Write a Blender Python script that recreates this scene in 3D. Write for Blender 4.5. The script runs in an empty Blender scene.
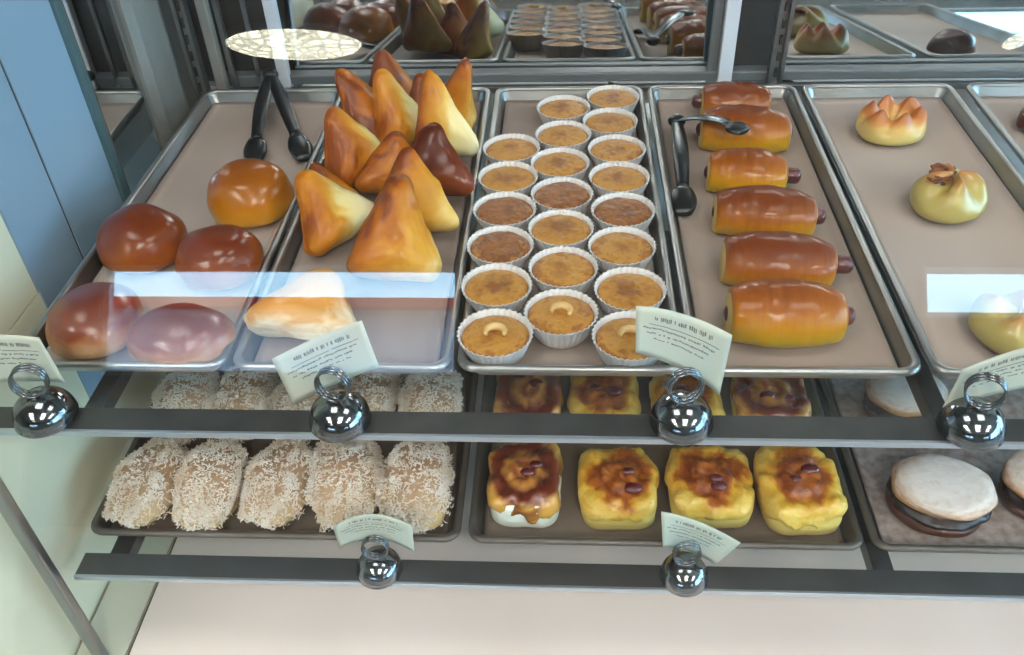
import bpy, bmesh, math, random
from mathutils import Vector, Matrix, noise
PI = math.pi
random.seed(7)
SC = bpy.context.scene
COL = SC.collection

# ---------------------------------------------------------------- camera, world, exposure
cam_d = bpy.data.cameras.new('camera')
cam_d.sensor_width = 36.0
cam_d.lens = 880.4 / 1024 * 36
cam_d.clip_start = 0.01
cam_o = bpy.data.objects.new('camera', cam_d)
COL.objects.link(cam_o)
cam_o.matrix_world = (Matrix.Translation((0, 0, 0.622)) @ Matrix.Rotation(math.radians(4.23), 4, 'Z')
                      @ Matrix.Rotation(math.radians(90 - 39.94), 4, 'X') @ Matrix.Rotation(math.radians(-2.34), 4, 'Z'))
SC.camera = cam_o
SC.view_settings.view_transform = 'Standard'
SC.view_settings.look = 'None'
SC.view_settings.gamma = 1.0
SC.view_settings.use_curve_mapping = False
SC.view_settings.exposure = 0.45
SC.cycles.use_denoising = True
SC.cycles.max_bounces = 10
SC.cycles.transparent_max_bounces = 12
SC.cycles.caustics_reflective = False
SC.cycles.caustics_refractive = False
SC.cycles.sample_clamp_indirect = 6.0

world = bpy.data.worlds.new('world'); SC.world = world
world.use_nodes = True
wn = world.node_tree.nodes; wl = world.node_tree.links
bg = wn['Background']; bg.inputs['Strength'].default_value = 10.5
geo = wn.new('ShaderNodeNewGeometry'); sep = wn.new('ShaderNodeSeparateXYZ')
rmp = wn.new('ShaderNodeValToRGB')
rmp.color_ramp.elements[0].position = 0.0; rmp.color_ramp.elements[0].color = (0.44, 0.74, 1.0, 1)
rmp.color_ramp.elements[1].position = 1.0; rmp.color_ramp.elements[1].color = (0.22, 0.45, 0.85, 1)
wl.new(wn.new('ShaderNodeTexCoord').outputs['Generated'], sep.inputs[0])
wl.new(sep.outputs['Z'], rmp.inputs[0]); wl.new(rmp.outputs[0], bg.inputs['Color'])


# ---------------------------------------------------------------- materials
def lin(c):
    return tuple((x / 255 / 12.92) if x / 255 <= 0.04045 else ((x / 255 + 0.055) / 1.055) ** 2.4 for x in c) + (1.0,)


def mat(name, col, rough=0.5, metal=0.0, coat=0.0, spec=0.5, emit=None, es=0.0, bump=None, var=None, sss=0.0, epat=False):
    """col: sRGB triple; bump=(scale,strength); var=(col2, scale) noise mixed second colour"""
    m = bpy.data.materials.new(name); m.use_nodes = True
    n = m.node_tree.nodes; l = m.node_tree.links; b = n['Principled BSDF']
    b.inputs['Base Color'].default_value = lin(col)
    b.inputs['Roughness'].default_value = rough
    b.inputs['Metallic'].default_value = metal
    b.inputs['Coat Weight'].default_value = coat
    b.inputs['Coat Roughness'].default_value = 0.08
    b.inputs['Specular IOR Level'].default_value = spec
    if sss:
        b.inputs['Subsurface Weight'].default_value = sss
        b.inputs['Subsurface Radius'].default_value = (0.01, 0.006, 0.003)
        b.inputs['Subsurface Scale'].default_value = 0.6
    if emit:
        b.inputs['Emission Color'].default_value = lin(emit); b.inputs['Emission Strength'].default_value = es
    tc = n.new('ShaderNodeTexCoord')
    if epat:
        vo = n.new('ShaderNodeTexVoronoi'); vo.feature = 'DISTANCE_TO_EDGE'; vo.inputs['Scale'].default_value = 16
        l.new(tc.outputs['Object'], vo.inputs['Vector'])
        mr = n.new('ShaderNodeMapRange'); mr.inputs['From Min'].default_value = 0.0; mr.inputs['From Max'].default_value = 0.3
        mr.inputs['To Min'].default_value = es * .3; mr.inputs['To Max'].default_value = es
        l.new(vo.outputs['Distance'], mr.inputs['Value']); l.new(mr.outputs[0], b.inputs['Emission Strength'])
    if var:
        nz = n.new('ShaderNodeTexNoise'); nz.inputs['Scale'].default_value = var[1]; nz.inputs['Detail'].default_value = 5
        l.new(tc.outputs['Object'], nz.inputs['Vector'])
        rp = n.new('ShaderNodeValToRGB'); rp.color_ramp.elements[0].position = 0.35; rp.color_ramp.elements[1].position = 0.65
        rp.color_ramp.elements[0].color = lin(col); rp.color_ramp.elements[1].color = lin(var[0])
        l.new(nz.outputs[0], rp.inputs[0]); l.new(rp.outputs[0], b.inputs['Base Color'])
    if bump:
        nz = n.new('ShaderNodeTexNoise'); nz.inputs['Scale'].default_value = bump[0]; nz.inputs['Detail'].default_value = 4
        l.new(tc.outputs['Object'], nz.inputs['Vector'])
        bp = n.new('ShaderNodeBump'); bp.inputs['Strength'].default_value = bump[1]; bp.inputs['Distance'].default_value = 0.004
        l.new(nz.outputs[0], bp.inputs['Height']); l.new(bp.outputs[0], b.inputs['Normal'])
    return m


def ramp_mat(name, vec, stops, rough=0.35, coat=0.3, nscale=4.0, namp=0.25, bump=None, radial=False, rnd=0.0, sss=0.0, spec=0.5, stretch=(1, 1, 1)):
    """crust colours from an object's own (Generated) coordinates: factor = dot(G, vec) + noise; radial: distance from the middle in XY"""
    m = bpy.data.materials.new(name); m.use_nodes = True
    n = m.node_tree.nodes; l = m.node_tree.links; b = n['Principled BSDF']
    b.inputs['Roughness'].default_value = rough; b.inputs['Coat Weight'].default_value = coat
    b.inputs['Coat Roughness'].default_value = 0.12; b.inputs['Specular IOR Level'].default_value = spec
    if sss:
        b.inputs['Subsurface Weight'].default_value = sss; b.inputs['Subsurface Radius'].default_value = (0.01, 0.006, 0.003)
        b.inputs['Subsurface Scale'].default_value = 0.5
    tc = n.new('ShaderNodeTexCoord')
    oi = n.new('ShaderNodeObjectInfo')
    if radial:
        mp = n.new('ShaderNodeVectorMath'); mp.operation = 'SUBTRACT'; mp.inputs[1].default_value = (0.5, 0.5, 0.0)
        l.new(tc.outputs['Generated'], mp.inputs[0])
        m2 = n.new('ShaderNodeVectorMath'); m2.operation = 'MULTIPLY'; m2.inputs[1].default_value = vec
        l.new(mp.outputs[0], m2.inputs[0])
        ln = n.new('ShaderNodeVectorMath'); ln.operation = 'LENGTH'; l.new(m2.outputs[0], ln.inputs[0]); fac = ln.outputs['Value']
    else:
        dt = n.new('ShaderNodeVectorMath'); dt.operation = 'DOT_PRODUCT'; dt.inputs[1].default_value = vec
        l.new(tc.outputs['Generated'], dt.inputs[0]); fac = dt.outputs['Value']
    sv = n.new('ShaderNodeVectorMath'); sv.operation = 'MULTIPLY'; sv.inputs[1].default_value = stretch
    l.new(tc.outputs['Generated'], sv.inputs[0])
    nz = n.new('ShaderNodeTexNoise'); nz.noise_dimensions = '4D'; nz.inputs['Scale'].default_value = nscale; nz.inputs['Detail'].default_value = 6
    nz.inputs['Distortion'].default_value = 0.6
    rw = n.new('ShaderNodeMath'); rw.operation = 'MULTIPLY'; rw.inputs[1].default_value = 37.0
    l.new(oi.outputs['Random'], rw.inputs[0]); l.new(rw.outputs[0], nz.inputs['W'])
    l.new(sv.outputs[0], nz.inputs['Vector'])
    a = n.new('ShaderNodeMath'); a.operation = 'MULTIPLY_ADD'; a.inputs[1].default_value = namp * 2
    l.new(nz.outputs[0], a.inputs[0]); l.new(fac, a.inputs[2])
    a2 = n.new('ShaderNodeMath'); a2.operation = 'MULTIPLY_ADD'; a2.inputs[1].default_value = rnd
    l.new(oi.outputs['Random'], a2.inputs[0]); l.new(a.outputs[0], a2.inputs[2])
    s = n.new('ShaderNodeMath'); s.operation = 'SUBTRACT'; s.inputs[1].default_value = namp + rnd / 2
    l.new(a2.outputs[0], s.inputs[0])
    rp = n.new('ShaderNodeValToRGB'); cr = rp.color_ramp
    for i, (p, c) in enumerate(stops):
        e = cr.elements[i] if i < 2 else cr.elements.new(p)
        e.position = p; e.color = lin(c)
    l.new(s.outputs[0], rp.inputs[0]); l.new(rp.outputs[0], b.inputs['Base Color'])
    if bump:
        n2 = n.new('ShaderNodeTexNoise'); n2.inputs['Scale'].default_value = bump[0]; n2.inputs['Detail'].default_value = 4
        l.new(tc.outputs['Object'], n2.inputs['Vector'])
        bp = n.new('ShaderNodeBump'); bp.inputs['Strength'].default_value = bump[1]; bp.inputs['Distance'].default_value = 0.003
        l.new(n2.outputs[0], bp.inputs['Height']); l.new(bp.outputs[0], b.inputs['Normal'])
        if coat:
            l.new(bp.outputs[0], b.inputs['Coat Normal'])
    return m


def glass_mat(name, f0=0.045, tint=(0.97, 0.985, 0.98), rough=0.0):
    """thin clear pane: straight-through transparency plus a Schlick reflection"""
    m = bpy.data.materials.new(name); m.use_nodes = True
    n = m.node_tree.nodes; l = m.node_tree.links
    for x in list(n):
        if x.type != 'OUTPUT_MATERIAL':
            n.remove(x)
    out = [x for x in n if x.type == 'OUTPUT_MATERIAL'][0]
    tr = n.new('ShaderNodeBsdfTransparent'); tr.inputs[0].default_value = tint + (1,)
    gl = n.new('ShaderNodeBsdfGlossy'); gl.inputs['Roughness'].default_value = rough
    lw = n.new('ShaderNodeLayerWeight'); lw.inputs['Blend'].default_value = 0.5
    pw = n.new('ShaderNodeMath'); pw.operation = 'POWER'; pw.inputs[1].default_value = 5.0
    l.new(lw.outputs['Facing'], pw.inputs[0])
    ma = n.new('ShaderNodeMath'); ma.operation = 'MULTIPLY_ADD'; ma.inputs[1].default_value = 1 - f0; ma.inputs[2].default_value = f0
    l.new(pw.outputs[0], ma.inputs[0])
    mx = n.new('ShaderNodeMixShader')
    l.new(ma.outputs[0], mx.inputs[0]); l.new(tr.outputs[0], mx.inputs[1]); l.new(gl.outputs[0], mx.inputs[2])
    l.new(mx.outputs[0], out.inputs['Surface'])
    return m


M = {}
M['glass'] = glass_mat('clear_glass')
M['shelf_glass'] = glass_mat('shelf_glass', 0.04, (0.98, 0.99, 0.985))
M['mirror'] = mat('mirror', (215, 220, 222), 0.03, 1.0)
M['steel'] = mat('brushed_steel', (150, 150, 150), 0.32, 1.0, bump=(60, 0.05))
M['rail'] = mat('rail_aluminium', (84, 84, 82), 0.42, 0.8, var=((98, 97, 94), 18))
M['rail_edge'] = mat('rail_edge', (190, 198, 206), 0.3, 0.85)
M['frame'] = mat('grey_frame', (120, 122, 122), 0.45, 0.5)
M['dark'] = mat('dark_frame', (52, 48, 44), 0.5, 0.2)
M['pan'] = mat('aluminium_pan', (172, 170, 166), 0.34, 0.95, bump=(35, 0.12), var=((148, 146, 142), 9))
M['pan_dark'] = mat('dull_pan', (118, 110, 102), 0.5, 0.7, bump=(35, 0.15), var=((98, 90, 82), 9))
M['paper'] = mat('baking_paper', (166, 147, 134), 0.75, var=((156, 138, 126), 6), bump=(14, 0.35))
M['paper_light'] = mat('light_baking_paper', (186, 168, 156), 0.75, var=((176, 158, 146), 6), bump=(14, 0.35))
M['paper_grey'] = mat('greasy_baking_paper', (154, 137, 127), 0.6, var=((144, 128, 118), 5), bump=(14, 0.35))
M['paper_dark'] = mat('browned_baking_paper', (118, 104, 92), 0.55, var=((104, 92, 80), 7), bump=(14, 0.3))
M['paper_sugar'] = mat('sugared_paper', (138, 120, 110), 0.7, var=((172, 158, 150), 90))
M['skystrip'] = mat('painted_sky_reflection', (168, 206, 230), 0.35)
M['chrome'] = mat('chrome', (128, 130, 132), 0.10, 1.0)
M['card'] = mat('card_stock', (184, 192, 178), 0.6, var=((198, 194, 172), 12))
M['ink'] = mat('grey_ink', (110, 112, 108), 0.8)
M['white'] = mat('white_laminate', (226, 216, 208), 0.45, var=((218, 207, 198), 3), bump=(3, 0.05))
M['deck'] = mat('deck_laminate', (246, 228, 216), 0.4, var=((240, 220, 208), 4))
M['trough'] = mat('deck_edge_tile', (206, 204, 184), 0.3)
M['seam'] = mat('dark_seam', (58, 52, 44), 0.7)
M['blue'] = mat('sky_tinted_panel', (144, 166, 184), 0.22, 0.1, var=((152, 176, 192), 2))  # the blue of the reflected sky is put into the panel colour
M['cream'] = mat('cream_panel', (230, 224, 194), 0.22, 0.0, var=((222, 215, 184), 3))
M['post'] = mat('painted_post', (150, 146, 138), 0.45, 0.3, var=((128, 124, 116), 8))
M['whitepost'] = mat('white_post', (206, 208, 212), 0.4)
M['strip'] = mat('teal_edge_strip', (84, 110, 112), 0.35, 0.3)
M['rust'] = mat('worn_edge', (118, 88, 62), 0.7, var=((70, 60, 50), 60))
M['black'] = mat('black_plastic', (14, 14, 15), 0.3, spec=0.6)
M['tongsteel'] = mat('tong_steel', (120, 124, 126), 0.25, 1.0)
M['cup'] = mat('white_paper_cup', (216, 211, 206), 0.7)
M['sausage'] = mat('sausage', (92, 38, 36), 0.32, coat=0.3, var=((66, 26, 28), 40), bump=(120, 0.2))
M['choc'] = mat('chocolate_filling', (48, 24, 16), 0.4, coat=0.05, var=((30, 15, 10), 30), bump=(90, 0.5))
M['shred'] = mat('coconut_shreds', (250, 240, 228), 0.85, var=((232, 212, 188), 30))
M['nut'] = mat('cashew', (226, 188, 126), 0.4, var=((206, 160, 96), 60))
M['floor'] = mat('shop_floor', (168, 162, 156), 0.5, var=((146, 138, 130), 3))
M['ceil'] = mat('shop_ceiling', (150, 146, 138), 0.9)
M['wall'] = mat('shop_wall', (112, 106, 98), 0.9)
M['fill_lamp'] = mat('fill_lamp_diffuser', (255, 255, 255), 0.5, emit=(255, 250, 246), es=15.0)
M['fill_lamp_soft'] = mat('soft_fill_lamp_diffuser', (255, 255, 255), 0.5, emit=(255, 250, 246), es=6.0)
M['fill_lamp2'] = mat('patterned_lamp_diffuser', (255, 255, 255), 0.5, emit=(255, 250, 220), es=15.0, epat=True)
M['building'] = mat('street_facade', (225, 196, 190), 0.9, var=((190, 190, 196), 0.6))
M['redband'] = mat('red_awning', (190, 40, 34), 0.8)
M['street'] = mat('street_ground', (150, 148, 144), 0.9)
M['flake'] = mat('dark_topping', (92, 44, 26), 0.5, var=((140, 80, 40), 60))

# crusts
M['glaze'] = ramp_mat('glazed_bun_crust', (0, 0, 1), [(0.0, (226, 184, 90)), (0.2, (208, 146, 36)), (0.5, (186, 112, 14)), (0.95, (140, 72, 8))], 0.3, 0.35, 3, 0.22, bump=(30, 0.12), spec=0.3)
M['glaze_dark'] = ramp_mat('dark_glazed_bun_crust', (0, 0, 1), [(0.0, (190, 130, 70)), (0.15, (166, 96, 32)), (0.45, (142, 68, 16)), (0.9, (108, 42, 10))], 0.3, 0.35, 3, 0.36, bump=(30, 0.12), spec=0.3)
M['glaze_floury'] = ramp_mat('floury_edged_bun_crust', (0, 0, 1), [(0.0, (140, 90, 50)), (0.18, (206, 166, 126)), (0.45, (170, 110, 66)), (0.65, (124, 54, 24)), (1, (100, 38, 16))], 0.35, 0.3, 6, 0.22, bump=(40, 0.2))
M['puff_gold'] = ramp_mat('golden_turnover_crust', (0.60, 0.25, -0.34), [(0.0, (140, 66, 8)), (0.08, (182, 104, 14)), (0.2, (202, 134, 32)), (0.32, (216, 170, 76)), (0.42, (230, 206, 138)), (0.8, (238, 224, 184))], 0.45, 0.12, 3.0, 0.26, bump=(34, 0.6), rnd=0.10, spec=0.3)
M['puff_gold2'] = ramp_mat('amber_turnover_crust', (0.45, 0.2, -0.34), [(0.0, (120, 52, 6)), (0.06, (166, 88, 10)), (0.18, (190, 116, 20)), (0.36, (210, 150, 46)), (0.6, (234, 200, 120))], 0.42, 0.15, 3.0, 0.28, bump=(34, 0.6), rnd=0.1, spec=0.3)
M['puff_dark'] = ramp_mat('dark_turnover_crust', (0.3, 0, -0.3), [(0.0, (84, 30, 6)), (0.2, (116, 48, 12)), (0.4, (156, 80, 24)), (0.8, (200, 130, 56))], 0.34, 0.25, 3, 0.22, bump=(34, 0.4), spec=0.3)
M['puff_pale'] = ramp_mat('pale_turnover_crust', (0.0, 0.45, -0.25), [(0.0, (206, 146, 64)), (0.18, (236, 218, 180)), (0.5, (244, 234, 208)), (0.8, (222, 172, 96)), (0.95, (196, 120, 48))], 0.45, 0.15, 4, 0.3, bump=(34, 0.5))
M['roll'] = ramp_mat('sausage_roll_crust', (0, 0, 1), [(0.0, (204, 174, 50)), (0.25, (200, 152, 18)), (0.5, (190, 124, 8)), (0.72, (158, 84, 4)), (1.0, (114, 50, 4))], 0.42, 0.3, 3, 0.15, bump=(30, 0.15), rnd=0.34, stretch=(7, .4, .4), spec=0.25)
M['tart'] = ramp_mat('tart_filling', (1.1, 1.1, 0), [(0.0, (136, 80, 18)), (0.25, (178, 120, 38)), (0.45, (192, 138, 58)), (0.65, (152, 90, 26)), (0.85, (196, 142, 72)), (1.0, (136, 76, 26))], 0.45, 0.15, 5.0, 0.6, bump=(110, 1.0), radial=True, rnd=0.25)
M['tart_dark'] = ramp_mat('browned_tart_filling', (1.1, 1.1, 0), [(0.0, (112, 62, 18)), (0.3, (150, 92, 36)), (0.5, (118, 66, 24)), (0.7, (176, 120, 58)), (1.0, (116, 64, 26))], 0.45, 0.15, 5.5, 0.6, bump=(110, 1.0), radial=True, rnd=0.2)
M['knot'] = ramp_mat('pouch_bun_crust', (0, 0, 1), [(0.0, (176, 158, 84)), (0.25, (206, 184, 110)), (0.55, (222, 178, 98)), (0.72, (196, 116, 36)), (1.0, (160, 78, 22))], 0.4, 0.2, 4, 0.16, bump=(30, 0.2))
M['knot_green'] = ramp_mat('greenish_bun_crust', (0, 0, 1), [(0.0, (140, 118, 50)), (0.25, (178, 160, 88)), (0.7, (186, 164, 88)), (1.0, (176, 110, 42))], 0.35, 0.3, 4, 0.24, bump=(30, 0.15))
M['custard'] = ramp_mat('custard_bread_top', (1.25, 1.25, 0), [(0.0, (158, 80, 26)), (0.13, (190, 108, 34)), (0.27, (126, 54, 16)), (0.4, (180, 100, 28)), (0.5, (220, 166, 50)), (0.66, (230, 194, 92)), (1.0, (206, 140, 48))], 0.4, 0.2, 3.6, 0.36, bump=(70, 1.0), radial=True, rnd=0.08)
M['custard_dark'] = ramp_mat('caramelised_bread_top', (1.8, 1.8, 0), [(0.0, (196, 130, 50)), (0.2, (150, 72, 30)), (0.35, (196, 132, 56)), (0.55, (96, 34, 22)), (0.8, (126, 54, 24)), (1.0, (216, 160, 70))], 0.3, 0.5, 3.2, 0.3, bump=(45, 0.8), radial=True)
M['bread_side'] = ramp_mat('bread_side', (0, 0, 1), [(0.0, (190, 150, 80)), (0.15, (222, 194, 116)), (0.6, (232, 204, 108)), (1.0, (220, 168, 60))], 0.5, 0.1, 5, 0.25, bump=(40, 0.5))
M['bread_white'] = mat('white_bread_crumb', (240, 238, 220), 0.8, bump=(60, 0.4))
M['puffshell'] = ramp_mat('sugared_bun_top', (0, 0, 1), [(0.0, (140, 84, 46)), (0.35, (186, 136, 92)), (0.58, (206, 172, 146)), (0.85, (226, 212, 200)), (1.0, (232, 222, 214))], 0.85, 0.0, 9, 0.42, bump=(110, 0.8), spec=0.2)
M['puffbase'] = ramp_mat('bun_base', (0, 0, 1), [(0.0, (70, 38, 24)), (1.0, (96, 54, 34))], 0.4, 0.2, 5, 0.2, bump=(80, 0.6))
M['cocobun'] = ramp_mat('coconut_bun_crust', (0, 0, 1), [(0.0, (214, 170, 80)), (0.25, (222, 190, 130)), (0.6, (206, 176, 140)), (1.0, (190, 150, 116))], 0.7, 0.0, 7, 0.5, bump=(60, 1.0))
M['dough'] = mat('pale_dough', (214, 182, 110), 0.6)
M['raisin'] = mat('berry', (96, 30, 34), 0.25, coat=0.5)


# ---------------------------------------------------------------- mesh helpers
def link(name, bm, m, parent=None, smooth=True, loc=None):
    me = bpy.data.meshes.new(name); bm.normal_update(); bm.to_mesh(me); bm.free()
    for x in (m if isinstance(m, (list, tuple)) else [m]):
        me.materials.append(x)
    if smooth:
        me.polygons.foreach_set('use_smooth', [True] * len(me.polygons))
    o = bpy.data.objects.new(name, me); COL.objects.link(o)
    if parent: o.parent = parent
    if loc: o.location = loc
    return o


def flat_angle(o, deg=35):
    me = o.data
    me.set_sharp_from_angle(angle=math.radians(deg))
    return o


def thing(name, label, cat, loc=(0, 0, 0), rotz=0, group=None):
    o = bpy.data.objects.new(name, None); COL.objects.link(o)
    o.empty_display_size = 0.02
    o.location = loc; o.rotation_euler = (0, 0, rotz)
    o['label'] = label; o['category'] = cat
    if group: o['group'] = group
    return o


def tag(o, label, cat, group=None, kind=None):
    o['label'] = label; o['category'] = cat
    if group: o['group'] = group
    if kind: o['kind'] = kind
    return o


def struct(o):
    o['kind'] = 'structure'
    return o


def dup(root, loc, rot, label=None, group=None, scale=None):
    r = root.copy(); COL.objects.link(r); r.location = loc
    r.rotation_euler = rot if isinstance(rot, (tuple, list)) else (0, 0, rot)
    if scale is not None: r.scale = scale if isinstance(scale, tuple) else (scale,) * 3
    if label: r['label'] = label
    if group: r['group'] = group
    for ch in list(root.children):
        c = ch.copy(); COL.objects.link(c); c.parent = r
        for g in ch.children:
            d = g.copy(); COL.objects.link(d); d.parent = c
    return r


def box(bm, x0, x1, y0, y1, z0, z1, bev=0.0, mi=0):
    r = bmesh.ops.create_cube(bm, size=1.0)
    vs = r['verts']
    for v in vs:
        v.co = Vector(((x0 + x1) / 2 + v.co.x * (x1 - x0), (y0 + y1) / 2 + v.co.y * (y1 - y0), (z0 + z1) / 2 + v.co.z * (z1 - z0)))
    fs = list({f for v in vs for f in v.link_faces})
    for f in fs: f.material_index = mi
    if bev > 0:
        es = list({e for v in vs for e in v.link_edges})
        bmesh.ops.bevel(bm, geom=es, offset=bev, segments=2, affect='EDGES', profile=0.6)
    return vs


def boxo(name, b, m, parent=None, bev=0.0, smooth=False):
    bm = bmesh.new(); box(bm, *b, bev=bev)
    return link(name, bm, m, parent, smooth=smooth)


def loft(bm, rings, close=True, cap0=True, cap1=True, mi=0):
    """rings: list of lists of Vectors of one length; returns bm verts"""
    vr = [[bm.verts.new(p) for p in r] for r in rings]
    n = len(vr[0])
    for a, b in zip(vr, vr[1:]):
        for i in range(n if close else n - 1):
            j = (i + 1) % n
            f = bm.faces.new((a[i], a[j], b[j], b[i])); f.material_index = mi
    if cap0: f = bm.faces.new(list(reversed(vr[0]))); f.material_index = mi
    if cap1: f = bm.faces.new(vr[-1]); f.material_index = mi
    return vr


def tube(bm, pts, r, n=10, close=False, mi=0):
    pts = [Vector(p) for p in pts]
    rings = []; N = len(pts)
    up = Vector((0, 0, 1))
    for i, p in enumerate(pts):
        if close: t = (pts[(i + 1) % N] - pts[i - 1]).normalized()
        else: t = (pts[min(i + 1, N - 1)] - pts[max(i - 1, 0)]).normalized()
        a = t.cross(up)
        if a.length < 1e-3: a = t.cross(Vector((0, 1, 0)))
        a.normalize(); b = a.cross(t).normalized()
        rr = r[i] if isinstance(r, (list, tuple)) else r
        rings.append([p + (a * math.cos(2 * PI * k / n) + b * math.sin(2 * PI * k / n)) * rr for k in range(n)])
    if close:
        rings.append(rings[0])
        loft(bm, rings, cap0=False, cap1=False, mi=mi)
        bmesh.ops.remove_doubles(bm, verts=bm.verts, dist=1e-6)
    else:
        loft(bm, rings, mi=mi)


def lathe(bm, prof, n=40, c=(0, 0, 0), mi=0, flute=None):
    """prof: [(r, z)], flute=(count, amp(i)) radial wave"""
    rings = []
    for i, (r, z) in enumerate(prof):
        ring = []
        for k in range(n):
            a = 2 * PI * k / n
            rr = r
            if flute: rr += flute[1](i) * math.cos(flute[0] * a)
            ring.append(Vector((c[0] + rr * math.cos(a), c[1] + rr * math.sin(a), c[2] + z)))
        rings.append(ring)
    loft(bm, rings, mi=mi)


def blob(bm, fn, nu=56, nv=28, mi=0):
    """fn(theta, phi) -> position, phi 0 (top) .. pi (bottom)"""
    top = bm.verts.new(fn(0, 0.0)); bot = bm.verts.new(fn(0, PI))
    rows = [[bm.verts.new(fn(2 * PI * i / nu, PI * j / nv)) for i in range(nu)] for j in range(1, nv)]
    fs = []
    for i in range(nu):
        k = (i + 1) % nu
        fs.append(bm.faces.new((top, rows[0][i], rows[0][k])))
        for a, b in zip(rows, rows[1:]):
            fs.append(bm.faces.new((a[i], b[i], b[k], a[k])))
        fs.append(bm.faces.new((rows[-1][i], bot, rows[-1][k])))
    for f in fs: f.material_index = mi
    return fs


def nz(p, s=1.0, seed=0.0):
    return noise.noise(Vector((p[0] * s + seed * 13.7, p[1] * s - seed * 7.1, p[2] * s + seed * 3.3)))


def bun_fn(rx, ry, h, seed=0, amp=0.04, flat=0.22, pw=2.0, exz=1.0, sx=0.85):
    """flat-bottomed dome: base at z=0, widest at flat*h"""
    def fn(t, ph):
        cz = math.cos(ph); sr = math.sin(ph)
        ct, st = math.cos(t), math.sin(t)
        k = (abs(ct) ** pw + abs(st) ** pw) ** (-1 / pw)
        x, y = rx * sr ** sx * ct * k, ry * sr ** sx * st * k
        if cz >= 0: z = flat * h + (1 - flat) * h * (cz ** exz)
        else: z = flat * h * (1 - min(1.0, (-cz) ** 0.6))
        d = 1 + amp * 2 * nz((ct * sr, st * sr, cz), 1.6, seed)
        return Vector((x * d, y * d, z * (1 + amp * 2 * nz((ct * sr, st * sr, cz), 1.4, seed + 5)) if z > 0.001 else 0.0))
    return fn


def rrect(x0, x1, y0, y1, r, z, n=6):
    pts = []
    for cx, cy, a0 in ((x1 - r, y1 - r, 0), (x0 + r, y1 - r, PI / 2), (x0 + r, y0 + r, PI), (x1 - r, y0 + r, 1.5 * PI)):
        for k in range(n + 1):
            a = a0 + PI / 2 * k / n
            pts.append(Vector((cx + r * math.cos(a), cy + r * math.sin(a), z)))
    return pts


# ---------------------------------------------------------------- the shop around the case (floor z=-0.9, ceiling z=1.9)
struct(boxo('floor', (-4.6, 4.6, -4.7, 3.0, -1.0, -0.9), M['floor']))
struct(boxo('ceiling', (-4.6, 4.6, -4.7, 3.0, 1.9, 2.0), M['ceil']))
struct(boxo('wall_back', (-4.6, 4.6, 3.0, 3.1, -0.9, 1.9), M['wall']))
struct(boxo('wall_west', (-4.7, -4.6, -4.7, 3.0, -0.9, 1.9), M['wall']))
bm = bmesh.new()
for b in ((-4.7, 3.0, -0.9, -0.35), (-4.7, 3.0, 1.6, 1.9), (-4.7, -4.0, -0.35, 1.6), (2.2, 3.0, -0.35, 1.6)):
    box(bm, 4.6, 4.7, *b)
struct(link('wall_east', bm, M['wall'], smooth=False))
bm = bmesh.new()
for b in ((-4.0, 2.2, -0.35, -0.30), (-4.0, 2.2, 1.55, 1.6), (-4.0, -3.95, -0.30, 1.55), (-0.93, -0.87, -0.30, 1.55), (2.15, 2.2, -0.30, 1.55)):
    box(bm, 4.62, 4.68, *b)
w3 = struct(link('window_3', bm, M['whitepost'], smooth=False))  # unseen window, added so sky light reaches the west side panels
boxo('pane', (4.646, 4.654, -3.95, -0.93, -0.30, 1.55), M['glass'], w3)  # pane of the added east window
boxo('pane', (4.646, 4.654, -0.87, 2.15, -0.30, 1.55), M['glass'], w3)  # pane of the added east window
WX = [(-3.19, -0.69), (2.37, 4.2)]
WZ = (0.13, 0.90)
SILL2 = 0.56
bm = bmesh.new()
for b in ((-4.6, 4.6, -0.9, WZ[0]), (-4.6, 4.6, WZ[1], 1.9), (-4.6, WX[0][0], WZ[0], WZ[1]), (WX[0][1], WX[1][0], WZ[0], WZ[1]), (WX[1][1], 4.6, WZ[0], WZ[1]), (WX[1][0], WX[1][1], WZ[0], SILL2)):
    box(bm, b[0], b[1], -4.7, -4.5, b[2], b[3])
struct(link('wall_front', bm, M['wall'], smooth=False))
for i, (a, b) in enumerate(WX):
    bm = bmesh.new(); s0 = (WZ[0], SILL2)[i]
    for q in ((a, b, s0, s0 + .04), (a, b, WZ[1] - .04, WZ[1]), (a, a + .04, s0 + .04, WZ[1] - .04), (b - .04, b, s0 + .04, WZ[1] - .04)):
        box(bm, q[0], q[1], -4.62, -4.56, q[2], q[3])
    w = struct(link('window_%d' % (i + 1), bm, M['whitepost'], smooth=False))
    boxo('pane', (a + .04, b - .04, -4.594, -4.586, s0 + .04, WZ[1] - .04), M['glass'], w)
# street outside
struct(boxo('ground', (-40, 40, -40, -4.8, -1.05, -0.95), M['street']))
bd = thing('shop_facade', 'pale pink building across the street with red awning band', 'building', (0, -16, -0.95))
bm = bmesh.new(); box(bm, -14, 3.5, -4, 0, 0, 2.72); link('wall', bm, M['building'], bd, smooth=False)
bm = bmesh.new(); box(bm, -14, 3.5, 0.01, .7, 2.56, 2.74); link('awning', bm, M['redband'], bd, smooth=False)

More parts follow.
